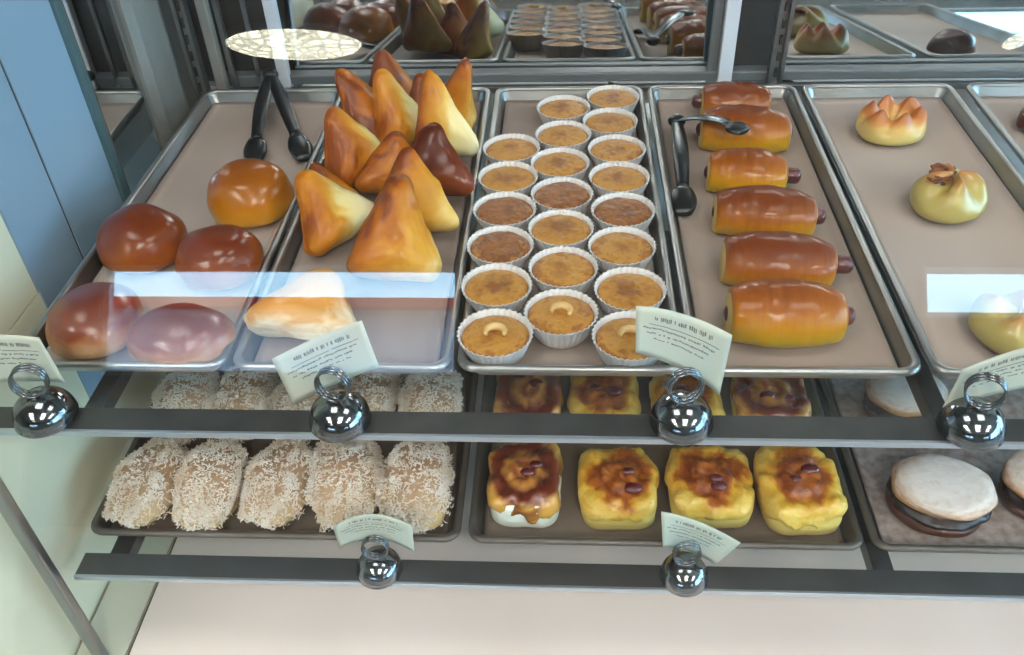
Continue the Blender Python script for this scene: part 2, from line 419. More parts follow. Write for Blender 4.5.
# ceiling lights
def ceiling_light(x, y, rx, ry, label, m, n=48, power=2.0):
    t = thing('ceiling_light', label, 'ceiling light', (x, y, 1.9))
    def ring(s, z):
        out = []
        for k in range(n):
            a = 2 * PI * k / n; c, d = math.cos(a), math.sin(a)
            q = (abs(c) ** power + abs(d) ** power) ** (-1 / power)
            out.append(Vector((rx * s * c * q, ry * s * d * q, z)))
        return out
    bm = bmesh.new(); loft(bm, [ring(1.06, -0.001), ring(1.06, -0.03), ring(1.0, -0.035), ring(1.0, -0.02)], cap1=True); link('frame', bm, M['whitepost'], t, smooth=False)
    bm = bmesh.new(); loft(bm, [ring(0.99, -0.021), ring(0.97, -0.045), ring(0.8, -0.055)]); link('diffuser', bm, m, t, smooth=False)
    return t
ceiling_light(-1.42, -3.08, 0.36, 0.2, 'oval ceiling light near the street wall of the shop', M['fill_lamp2'])
ceiling_light(2.30, -3.13, 0.05, 0.1, 'small oval ceiling light near the street wall of the shop', M['fill_lamp2'])
for x, y, l in ((-1.5, -1.05, 'added square fill light to the west in front of the case'), (0.4, -1.05, 'added square fill light in the middle in front of the case'), (2.3, -1.05, 'added square fill light to the east in front of the case'),
                (-1.5, -1.95, 'added square fill light to the west, nearer the street wall'), (0.4, -1.95, 'added square fill light in the middle, nearer the street wall'), (2.3, -1.95, 'added square fill light to the east, nearer the street wall'),
                (-0.6, 0.35, 'added square ceiling light above the west half of the case'), (0.9, 0.35, 'added square ceiling light above the east half of the case')):
    ceiling_light(x, y, 0.34, 0.34, l, M['fill_lamp'] if y < 0 else M['fill_lamp_soft'], power=12)  # square panels are unseen fill lights, added to brighten the case

# ---------------------------------------------------------------- the display case
case = thing('display_case', 'bakery display case with slanted front glass, mirrored back and two glass shelves', 'display case', (0, 0, 0))
XL, XR = -0.62, 1.10
FA = math.tan(math.radians(22))
def fy(z): return 0.546 + FA * z
bm = bmesh.new(); box(bm, XL - .03, XR + .03, 0.36, 1.5, -0.9, -0.46); link('base', bm, M['white'], case, smooth=False)
bm = bmesh.new(); box(bm, -0.547, XR, 0.40, 1.36, -0.46, -0.40, bev=.002); link('deck', bm, M['deck'], case, smooth=False)
bm = bmesh.new(); box(bm, XL + .004, -0.553, 0.40, 1.36, -0.46, -0.402, bev=.001); link('deck_edge', bm, M['trough'], case, smooth=False)
bm = bmesh.new(); box(bm, XL + .001, XR, 0.40, 1.36, -0.459, -0.409); link('deck_seam', bm, M['seam'], case, smooth=False)
bm = bmesh.new(); box(bm, XL, XR, 1.362, 1.39, -0.46, -0.012); link('rear_panel', bm, M['white'], case, smooth=False)
# front glass
z0, z1 = -0.44, 0.62
bm = bmesh.new()
rs = [[Vector((x, fy(z) + dy, z)) for dy, z in ((0, z0), (.005, z0), (.005, z1), (0, z1))] for x in (XL - .02, XR + .02)]
loft(bm, rs); bmesh.ops.recalc_face_normals(bm, faces=bm.faces)
link('front_glass', bm, M['glass'], case, smooth=False)
# west side: cream lower panel, panels with the sky reflection painted in, mirror
bm = bmesh.new(); box(bm, XL - .02, XL, 0.38, 1.40, -0.46, 0.0); link('side_panel', bm, M['cream'], case, smooth=False)
bm = bmesh.new(); box(bm, XL - .02, XL, 0.57, 0.797, 0.002, 0.62); link('side_panel', bm, M['cream'], case, smooth=False)
bm = bmesh.new(); box(bm, XL - .02, XL + .002, 0.799, 0.899, -0.2, 0.62); box(bm, XL - .02, XL + .002, 0.904, 1.034, -0.2, 0.62); o = link('side_panel', bm, M['blue'], case, smooth=False); o['label'] = 'side panel with a sky reflection painted in blue-grey, and a dark seam'
bm = bmesh.new(); box(bm, XL - .02, XL + .0005, 0.898, 0.905, -0.2, 0.62); link('panel_seam', bm, M['seam'], case, smooth=False)
bm = bmesh.new(); box(bm, XL - .02, XL + .008, 1.035, 1.052, -0.2, 0.62, bev=.002); link('edge_strip', bm, M['strip'], case, smooth=False)
bm = bmesh.new(); box(bm, XL - .02, XL + .004, 1.0525, 1.060, -0.2, 0.62); link('worn_strip', bm, M['rust'], case, smooth=False)
bm = bmesh.new(); box(bm, XL - .02, XL + .001, 1.0605, 1.195, -0.2, 0.62); link('side_mirror', bm, M['mirror'], case, smooth=False)
bm = bmesh.new()
loft(bm, [[Vector((XL - .02, 1.196, z)), Vector((XL + .006, 1.196, z)), Vector((XL + .012, 1.215, z)), Vector((XL + .016, 1.285, z)), Vector((XL + .01, 1.305, z)), Vector((XL - .02, 1.305, z))] for z in (-0.2, 0.62)])
bmesh.ops.recalc_face_normals(bm, faces=bm.faces); link('corner_panel', bm, M['post'], case, smooth=False)
bm = bmesh.new(); box(bm, -0.586, -0.572, 0.5535, 0.5665, -0.403, -0.010, bev=.003)
link('corner_post', bm, M['steel'], case, smooth=False)
bm = bmesh.new(); box(bm, XR, XR + .008, 0.38, 1.40, -0.46, 0.62); link('side_glass', bm, M['glass'], case, smooth=False)

bm = bmesh.new(); box(bm, XL - .02, XL + .004, 1.307, 1.40, -0.2, 0.62); link('side_panel', bm, M['post'], case, smooth=False)

# mirrored rear doors, leaning back a little
TB = math.tan(math.radians(6.5))
def my(z): return 1.372 + TB * z
def slab(x0, x1, za, zb, d0, d1):
    b = bmesh.new()
    loft(b, [[Vector((x, my(z) + d, z)) for d, z in ((d0, za), (d1, za), (d1, zb), (d0, zb))] for x in (x0, x1)])
    bmesh.ops.recalc_face_normals(b, faces=b.faces)
    return b
link('mirror_door', slab(-0.445, 0.268, -0.01, 0.62, 0.0, 0.006), M['mirror'], case, smooth=False)
link('mirror_door', slab(0.335, XR, -0.01, 0.62, 0.0, 0.006), M['mirror'], case, smooth=False)
o = link('door_frame', slab(0.266, 0.338, 0.0, 0.62, -0.004, 0.02), M['dark'], case, smooth=False)
link('door_frame', slab(XL, -0.44, 0.0, 0.62, 0.012, 0.02), M['dark'], case, smooth=False)
bm = bmesh.new(); box(bm, -0.56, XR, 1.345, 1.369, 0.010, 0.026, bev=.003); link('door_track', bm, M['frame'], case, smooth=False)
bm = bmesh.new(); box(bm, -0.56, XR, 1.332, 1.345, -0.002, 0.008, bev=.002); link('door_track', bm, M['steel'], case, smooth=False)
bm = bmesh.new(); box(bm, -0.425, -0.13, 1.309, 1.3315, 0.0, 0.004, bev=.001); o = link('sky_reflection_strip', bm, M['skystrip'], case, smooth=False); o['label'] = 'pale blue strip standing in for a sky reflection'  # added strip: sky reflected in the shelf glass, put into its colour
# posts at the back
bm = bmesh.new(); box(bm, 0.244, 0.266, 1.336, 1.352, 0.0, 0.62, bev=.002); o = link('post', bm, M['whitepost'], case, smooth=False); o['label'] = 'white square post'
bm = bmesh.new(); box(bm, 0.228, 0.243, 1.346, 1.358, 0.0, 0.62, bev=.002); link('post', bm, M['frame'], case, smooth=False)
bm = bmesh.new(); box(bm, -0.465, -0.446, 1.340, 1.356, 0.0, 0.62, bev=.002); link('post', bm, M['whitepost'], case, smooth=False)
def slotted(x0, x1, y, m):
    b = bmesh.new()
    box(b, x0, x0 + .006, y - .004, y + .014, 0, .62); box(b, x1 - .006, x1, y - .004, y + .014, 0, .62)
    box(b, x0 + .006, x1 - .006, y + .004, y + .012, 0, .62)
    ob = link('slotted_upright', b, m, case, smooth=False)
    s = bmesh.new(); zz = .02
    while zz < .6:
        box(s, (x0 + x1) / 2 - .0022, (x0 + x1) / 2 + .0022, y - .0004, y + .0045, zz, zz + .014); zz += .026
    link('slots', s, M['dark'], ob, smooth=False)
slotted(0.322, 0.345, 1.336, M['steel'])
slotted(-0.590, -0.570, 1.300, M['steel'])
bm = bmesh.new(); box(bm, -0.562, -0.545, 1.318, 1.335, 0.0, 0.62, bev=.003); link('post', bm, M['post'], case, smooth=False)
bm = bmesh.new(); box(bm, -0.540, -0.531, 1.330, 1.340, 0.0, 0.62, bev=.002); link('post', bm, M['steel'], case, smooth=False)
bm = bmesh.new(); box(bm, -0.502, -0.495, 1.345, 1.353, 0.0, 0.62, bev=.002); link('post', bm, M['steel'], case, smooth=False)

# shelves: glass, front rail, arms
def shelf(z, rail_x0, zr):
    g = bmesh.new(); box(g, -0.598, XR - .004, 0.60, 1.33, z - .008, z - .001, bev=.001)
    link('shelf_glass', g, M['shelf_glass'], case, smooth=False)
    r = bmesh.new(); box(r, rail_x0, XR - .002, 0.5785, 0.609, zr - .003, zr + .0012, bev=.0006)
    link('shelf_rail', r, M['rail'], case, smooth=False)
    e = bmesh.new(); box(e, rail_x0, XR - .002, 0.5745, 0.5787, zr - .0045, zr + .0022, bev=.001)
    link('rail_edge', e, M['rail_edge'], case, smooth=False)
shelf(0.0, XL + .002, 0.0)
shelf(-0.262, -0.568, -0.247)
for x in (-0.49, 0.362, 0.86):
    b = bmesh.new(); box(b, x, x + .018, 0.602, 1.355, -.028, -.0085, bev=.001); link('shelf_arm', b, M['rail'], case, smooth=False)
for x in (-0.553, 0.366, 0.86):
    b = bmesh.new(); box(b, x, x + .024, 0.602, 1.355, -.290, -.2705, bev=.001); link('shelf_arm', b, M['rail'], case, smooth=False)


# ---------------------------------------------------------------- pans and papers
def pan(x0, x1, y0, y1, z, label, m, h=0.024, group='pans on the upper shelf'):
    t = thing('baking_pan', label, 'baking pan', ((x0 + x1) / 2, (y0 + y1) / 2, z), 0, group)
    w, d = (x1 - x0) / 2, (y1 - y0) / 2
    def R(i, zz, r=0.02): return rrect(-w + i, w - i, -d + i, d - i, max(.003, r - i * .6), zz)
    b = bmesh.new()
    loft(b, [R(.016, .0003), R(.0075, h * .80), R(.0055, h * .82)] , cap1=False)
    loft(b, [R(.016, .0015), R(.0085, h * .86)], cap0=True, cap1=False)
    bmesh.ops.recalc_face_normals(b, faces=b.faces)
    ob = link('pan_body', b, m, t)
    flat_angle(ob, 40)
    b = bmesh.new()
    prof = []
    for k in range(10):
        a = 2 * PI * k / 10
        prof.append(R(.0048 - .0046 * math.cos(a), h - .0042 + .0042 * math.sin(a)))
    prof.append(prof[0])
    loft(b, prof, cap0=False, cap1=False); bmesh.ops.remove_doubles(b, verts=b.verts, dist=1e-7); bmesh.ops.recalc_face_normals(b, faces=b.faces)
    link('rolled_rim', b, m, t)
    return t


def liner(x0, x1, y0, y1, z, label, m, seed=0, lift=0.004, group='paper liners'):
    nx, ny = 22, 60
    def ed(k, n, L):   # a narrow first cell so the paper turns up at its edge
        return 0 if k == 0 else L if k == n else .007 + (L - .014) * (k - 1) / (n - 2)
    b = bmesh.new(); top = []; bot = []
    for j in range(ny + 1):
        rt, rb = [], []
        for i in range(nx + 1):
            u, v = i / nx, j / ny
            x, y = x0 + ed(i, nx, x1 - x0), y0 + ed(j, ny, y1 - y0)
            e = min(x - x0, x1 - x, y - y0, y1 - y)
            zz = z + .0022 + max(0, nz((x, y, 0), 14, seed)) * .0010 + (max(0, .007 - e) / .007) * lift
            rt.append(b.verts.new((x, y, zz + .0005))); rb.append(b.verts.new((x, y, zz)))
        top.append(rt); bot.append(rb)
    for j in range(ny):
        for i in range(nx):
            b.faces.new((top[j][i], top[j][i + 1], top[j + 1][i + 1], top[j + 1][i]))
            b.faces.new((bot[j][i], bot[j + 1][i], bot[j + 1][i + 1], bot[j][i + 1]))
    for j in range(ny):
        b.faces.new((top[j][0], top[j + 1][0], bot[j + 1][0], bot[j][0])); b.faces.new((top[j][nx], bot[j][nx], bot[j + 1][nx], top[j + 1][nx]))
    for i in range(nx):
        b.faces.new((top[0][i], bot[0][i], bot[0][i + 1], top[0][i + 1])); b.faces.new((top[ny][i], top[ny][i + 1], bot[ny][i + 1], bot[ny][i]))
    o = link('baking_paper', b, m)
    return tag(o, label, 'baking paper', group)


UP = [(-0.575, -0.345, 'long aluminium pan of brown round buns beside the sky-tinted side panel', M['pan'], 'tan paper under the brown round buns and black tongs', M['paper_light']),
      (-0.341, -0.112, 'long aluminium pan holding the pile of golden turnovers', M['pan'], 'grey-tan paper under the pile of turnovers', M['paper_grey']),
      (-0.107, 0.124, 'long aluminium pan filled with small tarts in white cups', M['pan'], 'grey-tan paper under the small tarts', M['paper_grey']),
      (0.129, 0.357, 'long aluminium pan with the row of sausage buns', M['pan'], 'tan paper under the sausage buns', M['paper']),
      (0.364, 0.592, 'long aluminium pan with three widely spaced pouch buns', M['pan'], 'tan paper under the spaced pouch buns', M['paper_light']),
      (0.610, 0.838, 'aluminium pan at the east end, holding one dark red pastry', M['pan'], 'tan paper under the dark red pastry', M['paper_light'])]
for k, (a, b_, l1, m1, l2, m2) in enumerate(UP):
    pan(a, b_, 0.648, 1.305, 0.0, l1, m1)
    liner(a + .017, b_ - .017, 0.666, 1.288, 0.0, l2, m2, k, group='paper liners on the upper shelf')
LZ = -0.262
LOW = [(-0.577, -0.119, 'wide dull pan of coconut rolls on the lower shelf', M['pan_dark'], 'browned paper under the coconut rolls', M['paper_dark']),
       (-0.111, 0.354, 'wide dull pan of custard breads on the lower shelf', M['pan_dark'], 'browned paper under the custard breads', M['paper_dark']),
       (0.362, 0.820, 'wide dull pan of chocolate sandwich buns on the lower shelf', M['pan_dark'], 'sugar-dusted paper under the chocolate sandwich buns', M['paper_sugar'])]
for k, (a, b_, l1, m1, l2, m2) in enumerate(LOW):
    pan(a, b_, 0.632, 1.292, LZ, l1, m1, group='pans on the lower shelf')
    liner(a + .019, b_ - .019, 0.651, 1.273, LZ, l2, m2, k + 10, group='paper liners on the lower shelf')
TZ = 0.0038
LTZ = LZ + 0.0038


# ---------------------------------------------------------------- round glazed buns
BG = 'glazed round buns on the west upper pan'
def round_bun(x, y, r, h, m, label, seed, rz=0.0, ry=None):
    b = bmesh.new(); blob(b, bun_fn(r, ry or r, h, seed, 0.035, 0.3), 64, 32)
    o = link('round_bun', b, m, loc=(x, y, TZ)); o.rotation_euler = (0, 0, rz)
    return tag(o, label, 'bun', BG)
round_bun(-0.405, 0.970, 0.056, 0.070, M['glaze'], 'amber glazed round bun nearest the black tongs, apart from the others', 1, 0.2)
round_bun(-0.512, 0.868, 0.053, 0.064, M['glaze_dark'], 'dark glossy round bun beside the side panel, middle of the pan', 2, ry=0.052)
round_bun(-0.405, 0.832, 0.052, 0.060, M['glaze_dark'], 'reddish glazed round bun just in front of the amber one', 3, ry=0.048)
round_bun(-0.507, 0.716, 0.051, 0.058, M['glaze_floury'], 'dark round bun with floury edge at the front corner by the side panel', 4)
round_bun(-0.406, 0.694, 0.058, 0.050, M['glaze_floury'], 'flatter round bun with pale sugary side at the pan front', 5, ry=0.044)

# ---------------------------------------------------------------- turnovers
def turnover_mesh(w, h, th, seed, sharp=1.0):
    """folded triangle of puff pastry standing on its long edge; apex +Z, cut edge with a seam along +X"""
    b = bmesh.new()
    def outline(a):
        # rounded triangle radius at angle a (0=+x, pi/2=+z)
        best = 1e9
        for k, (na, dist) in enumerate(((-PI / 2, 0.42), (math.radians(28), 0.50), (math.radians(152), 0.50))):
            c = math.cos(a - na)
            if c > 1e-3: best = min(best, dist / c)
        return min(best, 0.93 * sharp)
    def sm(a):
        return sum(outline(a + d) for d in (-.2, -.1, 0, .1, .2)) / 5
    def fn(t, ph):
        u = 1 - abs(1 - ph / (PI / 2))
        k = 0.5 + 0.5 * math.cos(t - .5)            # 1 on the cut side (thin fin), 0 on the rounded fold
        rr = (math.sin(u * PI / 2) ** .62) * (1 - k) + (u ** .72) * k
        r = sm(t) * 1.12 * rr
        x, z = r * math.cos(t) * w, r * math.sin(t) * h
        prof = math.cos(u * PI / 2) * (1 - k) + (max(0, 1 - u ** 1.6)) ** 1.05 * k
        y = prof * th * 0.5 * (1 if ph < PI / 2 else -1)
        if ph > PI / 2: y *= 1 - .35 * k
        s = nz((x * 30, y * 30, z * 30), 0.7, seed)
        # layered seam near the rim of the outline
        edge = math.sin(ph)
        ridge = 0.0015 * math.sin(ph * 22) * edge ** 6
        y += s * 0.006 * (1 if y > 0 else -1) * (1 - edge * .5)
        x += s * 0.005; z += nz((z * 30, x * 30, y * 30), 0.8, seed + 3) * 0.006
        gr = .05 * k * u ** 4 * nz((t * 2, seed, 0), 1.5, seed)
        f = 1 + ridge / max(.02, r * w) * 1.0 - gr
        return Vector((x * f, y, z * f))
    blob(b, fn, 72, 30)
    return b
TG = 'turnovers piled on the upper shelf'
def turnover(x, y, z, rx, ry, rz, w, h, th, m, label, seed, rest=None):
    b = turnover_mesh(w, h, th, seed)
    R = (Matrix.Rotation(math.radians(rz), 4, 'Z') @ Matrix.Rotation(math.radians(rx), 4, 'X') @ Matrix.Rotation(math.radians(ry), 4, 'Y'))
    o = link('turnover', b, m, loc=(x, y, z)); o.rotation_euler = R.to_euler()
    if rest is not None:
        lo = min((R @ v.co).z for v in o.data.vertices)
        o.location.z = rest - lo + 0.0005
    return tag(o, label, 'turnover', TG)
T = TZ
turnover(-0.250, 1.200, 0, -12, -4, 28, .068, .072, .056, M['puff_gold2'], 'amber turnover whose peak rises highest at the back of the pile', 1, 0.018)
turnover(-0.276, 1.140, 0, -24, -16, 50, .062, .074, .050, M['puff_gold2'], 'long amber turnover leaning against the highest peak', 2, 0.016)
turnover(-0.282, 1.045, 0, -14, -10, 40, .064, .074, .066, M['puff_gold'], 'plump turnover with a pale split side on the west edge of the pile', 3, T)
turnover(-0.232, 1.132, 0, -14, -8, 34, .062, .078, .052, M['puff_gold'], 'golden turnover standing upright in the middle of the pile', 4, T)
turnover(-0.166, 1.098, 0, -12, -18, -24, .066, .086, .056, M['puff_gold'], 'tall golden turnover with a pale cut edge on the east side', 5, T)
turnover(-0.156, 1.212, 0, -12, 8, -52, .058, .070, .048, M['puff_gold2'], 'small amber turnover at the back corner beside the tarts', 6, T)
turnover(-0.198, 1.165, 0, -12, 0, 10, .060, .066, .046, M['puff_gold2'], 'amber turnover at the back, half hidden behind the two tall golden ones', 21, T)
turnover(-0.300, 0.968, 0, -40, 10, 60, .052, .050, .044, M['puff_gold2'], 'small amber turnover wedged low against the west rim of the pan', 22, T)
turnover(-0.224, 1.015, 0, -24, 10, 12, .060, .060, .050, M['puff_gold2'], 'amber turnover tucked between the pale split one and the dark one', 13, T)
turnover(-0.168, 1.000, 0, -30, -14, -26, .080, .066, .054, M['puff_dark'], 'dark reddish-brown turnover, the darkest of the pile', 7, T)
turnover(-0.186, 0.925, 0, -28, -12, -16, .076, .070, .050, M['puff_gold2'], 'amber turnover between the dark one and the front triangle', 8, T)
turnover(-0.278, 0.895, 0, -32, -16, 36, .068, .066, .062, M['puff_gold'], 'golden turnover with brown corner and pale seam, lying beside the front triangle', 9, T)
turnover(-0.192, 0.832, 0, -38, 0, -4, .072, .084, .066, M['puff_gold2'], 'large triangular amber turnover facing the front glass', 10, T)
turnover(-0.272, 0.722, 0, -72, 14, 5, .082, .064, .054, M['puff_pale'], 'pale flat turnover at the front of the pan behind the card', 11, T)

# ---------------------------------------------------------------- tarts
TT = 'small tarts in white paper cups'
def tart_proto(m, nut, label, seed):
    t = thing('tart', label, 'tart', (0, 0, TZ), 0, TT)
    n = 144
    b = bmesh.new(); H = .030
    lathe(b, [(.026, 0), (.030, .006), (.0345, .018), (.0385, H), (.0392, H + .001), (.0380, H + .0008), (.0365, H - .004), (.034, .018)], n, flute=(36, lambda i: (.0002, .0004, .0008, .0011, .0011, .001, .0007, .0003)[i]))
    link('paper_cup', b, M['cup'], t)
    b = bmesh.new()
    rings = []
    for r in (0.0353, 0.0335, 0.030, 0.025, .019, .013, .007):
        ring = []
        for k in range(64):
            a = 2 * PI * k / 64; x, y = r * math.cos(a), r * math.sin(a)
            z = H - .0045 + .0035 * (1 - (r / .0353) ** 4) + .0016 * nz((x, y, 0), 90, seed) + .0012 * nz((x, y, 0), 200, seed)
            if r > .0352: z = H - .0055
            ring.append(Vector((x, y, z)))
        rings.append(ring)
    rings.insert(0, [Vector((p.x * .84, p.y * .84, .016)) for p in rings[0]])
    loft(b, rings); link('filling', b, m, t)
    if nut:
        b = bmesh.new(); pts = []; rr = []
        for k in range(13):
            a = math.radians(-30 + 240 * k / 12)
            pts.append((.010 * math.cos(a), .009 * math.sin(a), H + .0015)); rr.append(.0022 + .0022 * math.sin(PI * k / 12))
        tube(b, pts, rr, 10); link('cashew', b, M['nut'], t)
    return t
TP = [(0.074, 1.242, 0), (0.067, 1.164, 0), (0.073, 1.082, 0), (0.073, 1.007, 0), (0.074, 0.928, 1), (0.069, 0.85, 0), (0.074, 0.768, 0), (0.070, 0.689, 2),
      (0.0, 1.208, 0), (0.0, 1.125, 0), (-0.004, 1.045, 0), (-0.001, 0.966, 1), (-0.002, 0.888, 0), (0.001, 0.808, 0), (-0.001, 0.727, 2),
      (-0.071, 1.086, 0), (-0.072, 1.008, 0), (-0.072, 0.930, 1), (-0.073, 0.852, 1), (-0.0725, 0.774, 0), (-0.069, 0.692, 2)]
colname = {0: 'the column beside the sausage buns', 8: 'the middle column', 15: 'the column beside the turnovers'}
order = ['first', 'second', 'third', 'fourth', 'fifth', 'sixth', 'seventh', 'eighth']
protos = {}
looks = {0: 'golden', 1: 'darker browned', 2: 'cashew-topped'}
for i, (x, y, k) in enumerate(TP):
    c0 = 0 if i < 8 else 8 if i < 15 else 15
    cnt = {0: 8, 8: 7, 15: 6}[c0]
    pos = order[cnt - 1 - (i - c0)]
    label = '%s tart, %s from the front in %s' % (looks[k], pos, colname[c0])
    if k not in protos:
        protos[k] = tart_proto(M['tart_dark'] if k == 1 else M['tart'], k == 2, label, k)
        protos[k].location = (x, y, TZ); protos[k].rotation_euler = (0, 0, random.uniform(-.4, .4))
    else:
        dup(protos[k], (x, y, TZ), random.uniform(-.6, .6) + (0 if k == 2 else random.choice((0, 1.3, 2.6, 4))), label)

# ---------------------------------------------------------------- sausage buns
SG = 'sausage buns in a row'
def sausage_bun(cx, cy, L, D, H, ang, label, seed, sl, sr, tilt=0, rough=0):
    t = thing('sausage_bun', label, 'sausage bun', (cx, cy, TZ), ang, SG)
    b = bmesh.new(); nu, nv = 40, 60
    rings = []
    for j in range(nv + 1):
        u = -1 + 2 * j / nv
        prof = (1 - abs(u) ** 2.3) ** 0.62 * .42 + .58
        if u > 0: prof *= 1 - .16 * u ** 2
        if abs(u) > .955: prof *= .86
        if abs(u) > .985: prof *= .72
        sp = 1 + .006 * math.sin(u * 13 + seed) + .05 * nz((u * 2, 0, 0), 1, seed)
        ring = []
        for k in range(nu):
            a = 2 * PI * k / nu
            y = math.cos(a) * D / 2 * prof * sp
            z = H * .46 + math.sin(a) * H * .54 * prof * (1 + .008 * math.sin(u * 13 + seed + a * .7))
            if a > PI: z = min(z, H * .46 + math.sin(a) * H * .50)
            z += .0015 * nz((u * 3, math.cos(a), math.sin(a)), 1.5, seed)
            ring.append(Vector((u * L / 2, y, max(z, 0.0))))
        rings.append(ring)
    vr = loft(b, rings)
    b.faces.ensure_lookup_table()
    for f in b.faces:
        if abs(f.calc_center_median().x) > L / 2 * .972: f.material_index = 1
    link('bun', b, [M['roll'], M['dough']], t)
    for sgn, ln in ((-1, sl), (1, sr)):
        if ln <= 0: continue
        b = bmesh.new(); x0 = sgn * (L / 2 - .016); x1 = sgn * (L / 2 + ln)
        r = .0105; zc = H * .44
        pts = [(x0, 0, zc), (x1 - sgn * .008, 0, zc - .001)] + [(x1 - sgn * .008 * (1 - math.sin(q)), 0, zc - .001) for q in (.5, 1.0, 1.35, 1.56)]
        rr = [r, r] + [r * math.cos(q) + .0006 for q in (.5, 1.0, 1.35, 1.56)]
        tube(b, pts, rr, 16); link('sausage', b, M['sausage'], t)
    return t
sausage_bun(0.257, 1.240, 0.102, 0.068, 0.050, -0.03, 'golden sausage bun at the back of the row', 1, .014, .003)
sausage_bun(0.255, 1.140, 0.124, 0.081, 0.059, -0.10, 'dark brown sausage bun behind the tongs, second from the back', 2, .006, .004)
sausage_bun(0.240, 1.025, 0.102, 0.075, 0.055, -0.10, 'sausage bun the tongs arm rests on, brown top and yellow base', 3, .004, .018)
sausage_bun(0.246, 0.927, 0.122, 0.073, 0.057, -0.08, 'amber sausage bun just in front of the tongs, third from the front', 4, .002, .012)
sausage_bun(0.244, 0.826, 0.126, 0.079, 0.057, -0.06, 'brown sausage bun with the longest protruding sausage, second from the front', 5, .0, .020)
sausage_bun(0.234, 0.728, 0.122, 0.081, 0.064, -0.02, 'glossy sausage bun with yellow sides at the front of the row', 6, .003, .010)

# ---------------------------------------------------------------- pouch buns
KG = 'pouch buns on the spaced pan'
def pouch(cx, cy, r, h, rz, m, label, seed, lobes=5, depth=.22, flakes=False, slit=False, dip=.30, sx=.85):
    t = thing('pouch_bun', label, 'filled bun', (cx, cy, TZ), rz, KG)
    base = bun_fn(r, r * .9, h, seed, .03, .38, sx=sx)
    def fn(a, ph):
        p = base(a, ph)
        up = max(0, math.cos(ph))
        s = math.sin(ph)
        f = 1 - depth * .5 * (0.5 + 0.5 * math.cos(lobes * a + 1.5 * s)) ** 3 * (up ** .5) * 1.0
        p.z *= 1 + (.16 * math.cos(lobes * a + 1.5 * s + PI) - dip * max(0, 1 - s * 2.0)) * (up ** .6)
        p.x *= f; p.y *= f
        return p
    b = bmesh.new(); blob(b, fn, 96, 44); link('crust', b, m, t)
    if slit:
        b = bmesh.new(); tube(b, [(.012, -r * .90 + .004, h * .30), (.014, -r * .86 + .004, h * .45), (.013, -r * .78 + .004, h * .62)], [.001, .003, .001], 8); link('filling', b, M['choc'], t)
    if flakes:
        b = bmesh.new(); rnd = random.Random(3)
        for k in range(60):
            a = rnd.uniform(0, 6.28); q = rnd.uniform(0, r * .55); x, y = q * math.cos(a) - .004, q * math.sin(a) * .45 + .016
            z = h * (.90 + .12 * rnd.random())
            s = rnd.uniform(.003, .007)
            vs = box(b, -s, s, -s * .5, s * .5, -.0012, .0012)
            R = Matrix.Translation((x, y, z)) @ Matrix.Rotation(rnd.uniform(0, 3.1), 4, 'Z') @ Matrix.Rotation(rnd.uniform(-.6, .6), 4, 'X')
            for v in vs: v.co = R @ v.co
        o = link('browned_flakes', b, M['flake'], t, smooth=False)
    return t
pouch(0.466, 1.168, .048, .050, 0.3, M['knot'], 'golden folded pouch bun at the back of the spaced pan', 1, 6, .26, slit=True, dip=.75, sx=.6)
pouch(0.480, 0.972, .049, .052, 1.0, M['knot_green'], 'greenish-yellow pouch bun topped with dark flakes, middle of its pan', 2, 4, .12, flakes=True, dip=.1)
pouch(0.468, 0.722, .046, .046, 2.0, M['knot_green'], 'plain yellow pouch bun at the front of its pan behind the card', 3, 4, .12)
b = bmesh.new(); blob(b, bun_fn(.040, .036, .042, 4, .06, .3), 48, 24)
o = link('glazed_pastry', b, M['puff_dark'], loc=(0.690, 1.185, TZ)); tag(o, 'dark red glazed pastry alone on the pan at the east end', 'pastry')

# ---------------------------------------------------------------- tongs
def tongs(name, label, hinge, tipa, tipb, z_h, z_a, z_b, steel=False):
    t = thing(name, label, 'tongs', (hinge[0], hinge[1], z_h))
    H = Vector((0, 0, 0)); loc = Vector((hinge[0], hinge[1], z_h))
    for tip, zt in ((tipa, z_a), (tipb, z_b)):
        E_ = Vector((tip[0], tip[1], zt)) - loc
        side = Vector((-E_.y, E_.x, 0)).normalized()
        b = bmesh.new(); rings = []
        N = 16
        for k in range(N + 1):
            u = k / N
            c = E_ * u + Vector((0, 0, .012 * math.sin(PI * u)))
            w = .0075 + .0035 * math.sin(PI * min(1, u * 1.2)); th = .0032
            rings.append([c + side * (w * math.cos(q)) + Vector((0, 0, 1)) * (th * math.sin(q)) for q in [2 * PI * m_ / 12 for m_ in range(12)]])
        loft(b, rings[:N - 2]); link('arm', b, M['tongsteel'] if steel and tip is tipb else M['black'], t)
        b = bmesh.new(); tip0 = E_ * .80 + Vector((0, 0, .012 * math.sin(PI * .8)))
        rr = []
        for k in range(9):
            u = k / 8
            c = tip0.lerp(E_, u) ; w = .009 + .008 * math.sin(PI * (u * .85 + .1)); th = .004 + .002 * math.sin(PI * u)
            rr.append([c + side * (w * math.cos(q)) + Vector((0, 0, 1)) * (th * math.sin(q)) for q in [2 * PI * m_ / 12 for m_ in range(12)]])
        loft(b, rr); link('tip', b, M['black'], t)
    b = bmesh.new(); blob(b, lambda a, ph: Vector((.013 * math.sin(ph) * math.cos(a), .012 * math.sin(ph) * math.sin(a), .009 * math.cos(ph))), 24, 12)
    link('hinge', b, M['black'], t)
    return t
tongs('tongs', 'black plastic tongs lying open behind the amber round bun, hinge on the pan rim', (-0.468, 1.318), (-0.437, 1.085), (-0.366, 1.095), .040, .012, .012)
tongs('tongs', 'black and steel tongs with one arm over the sausage buns', (0.163, 1.170), (0.153, 0.952), (0.238, 1.066), .030, .012, .066, True)

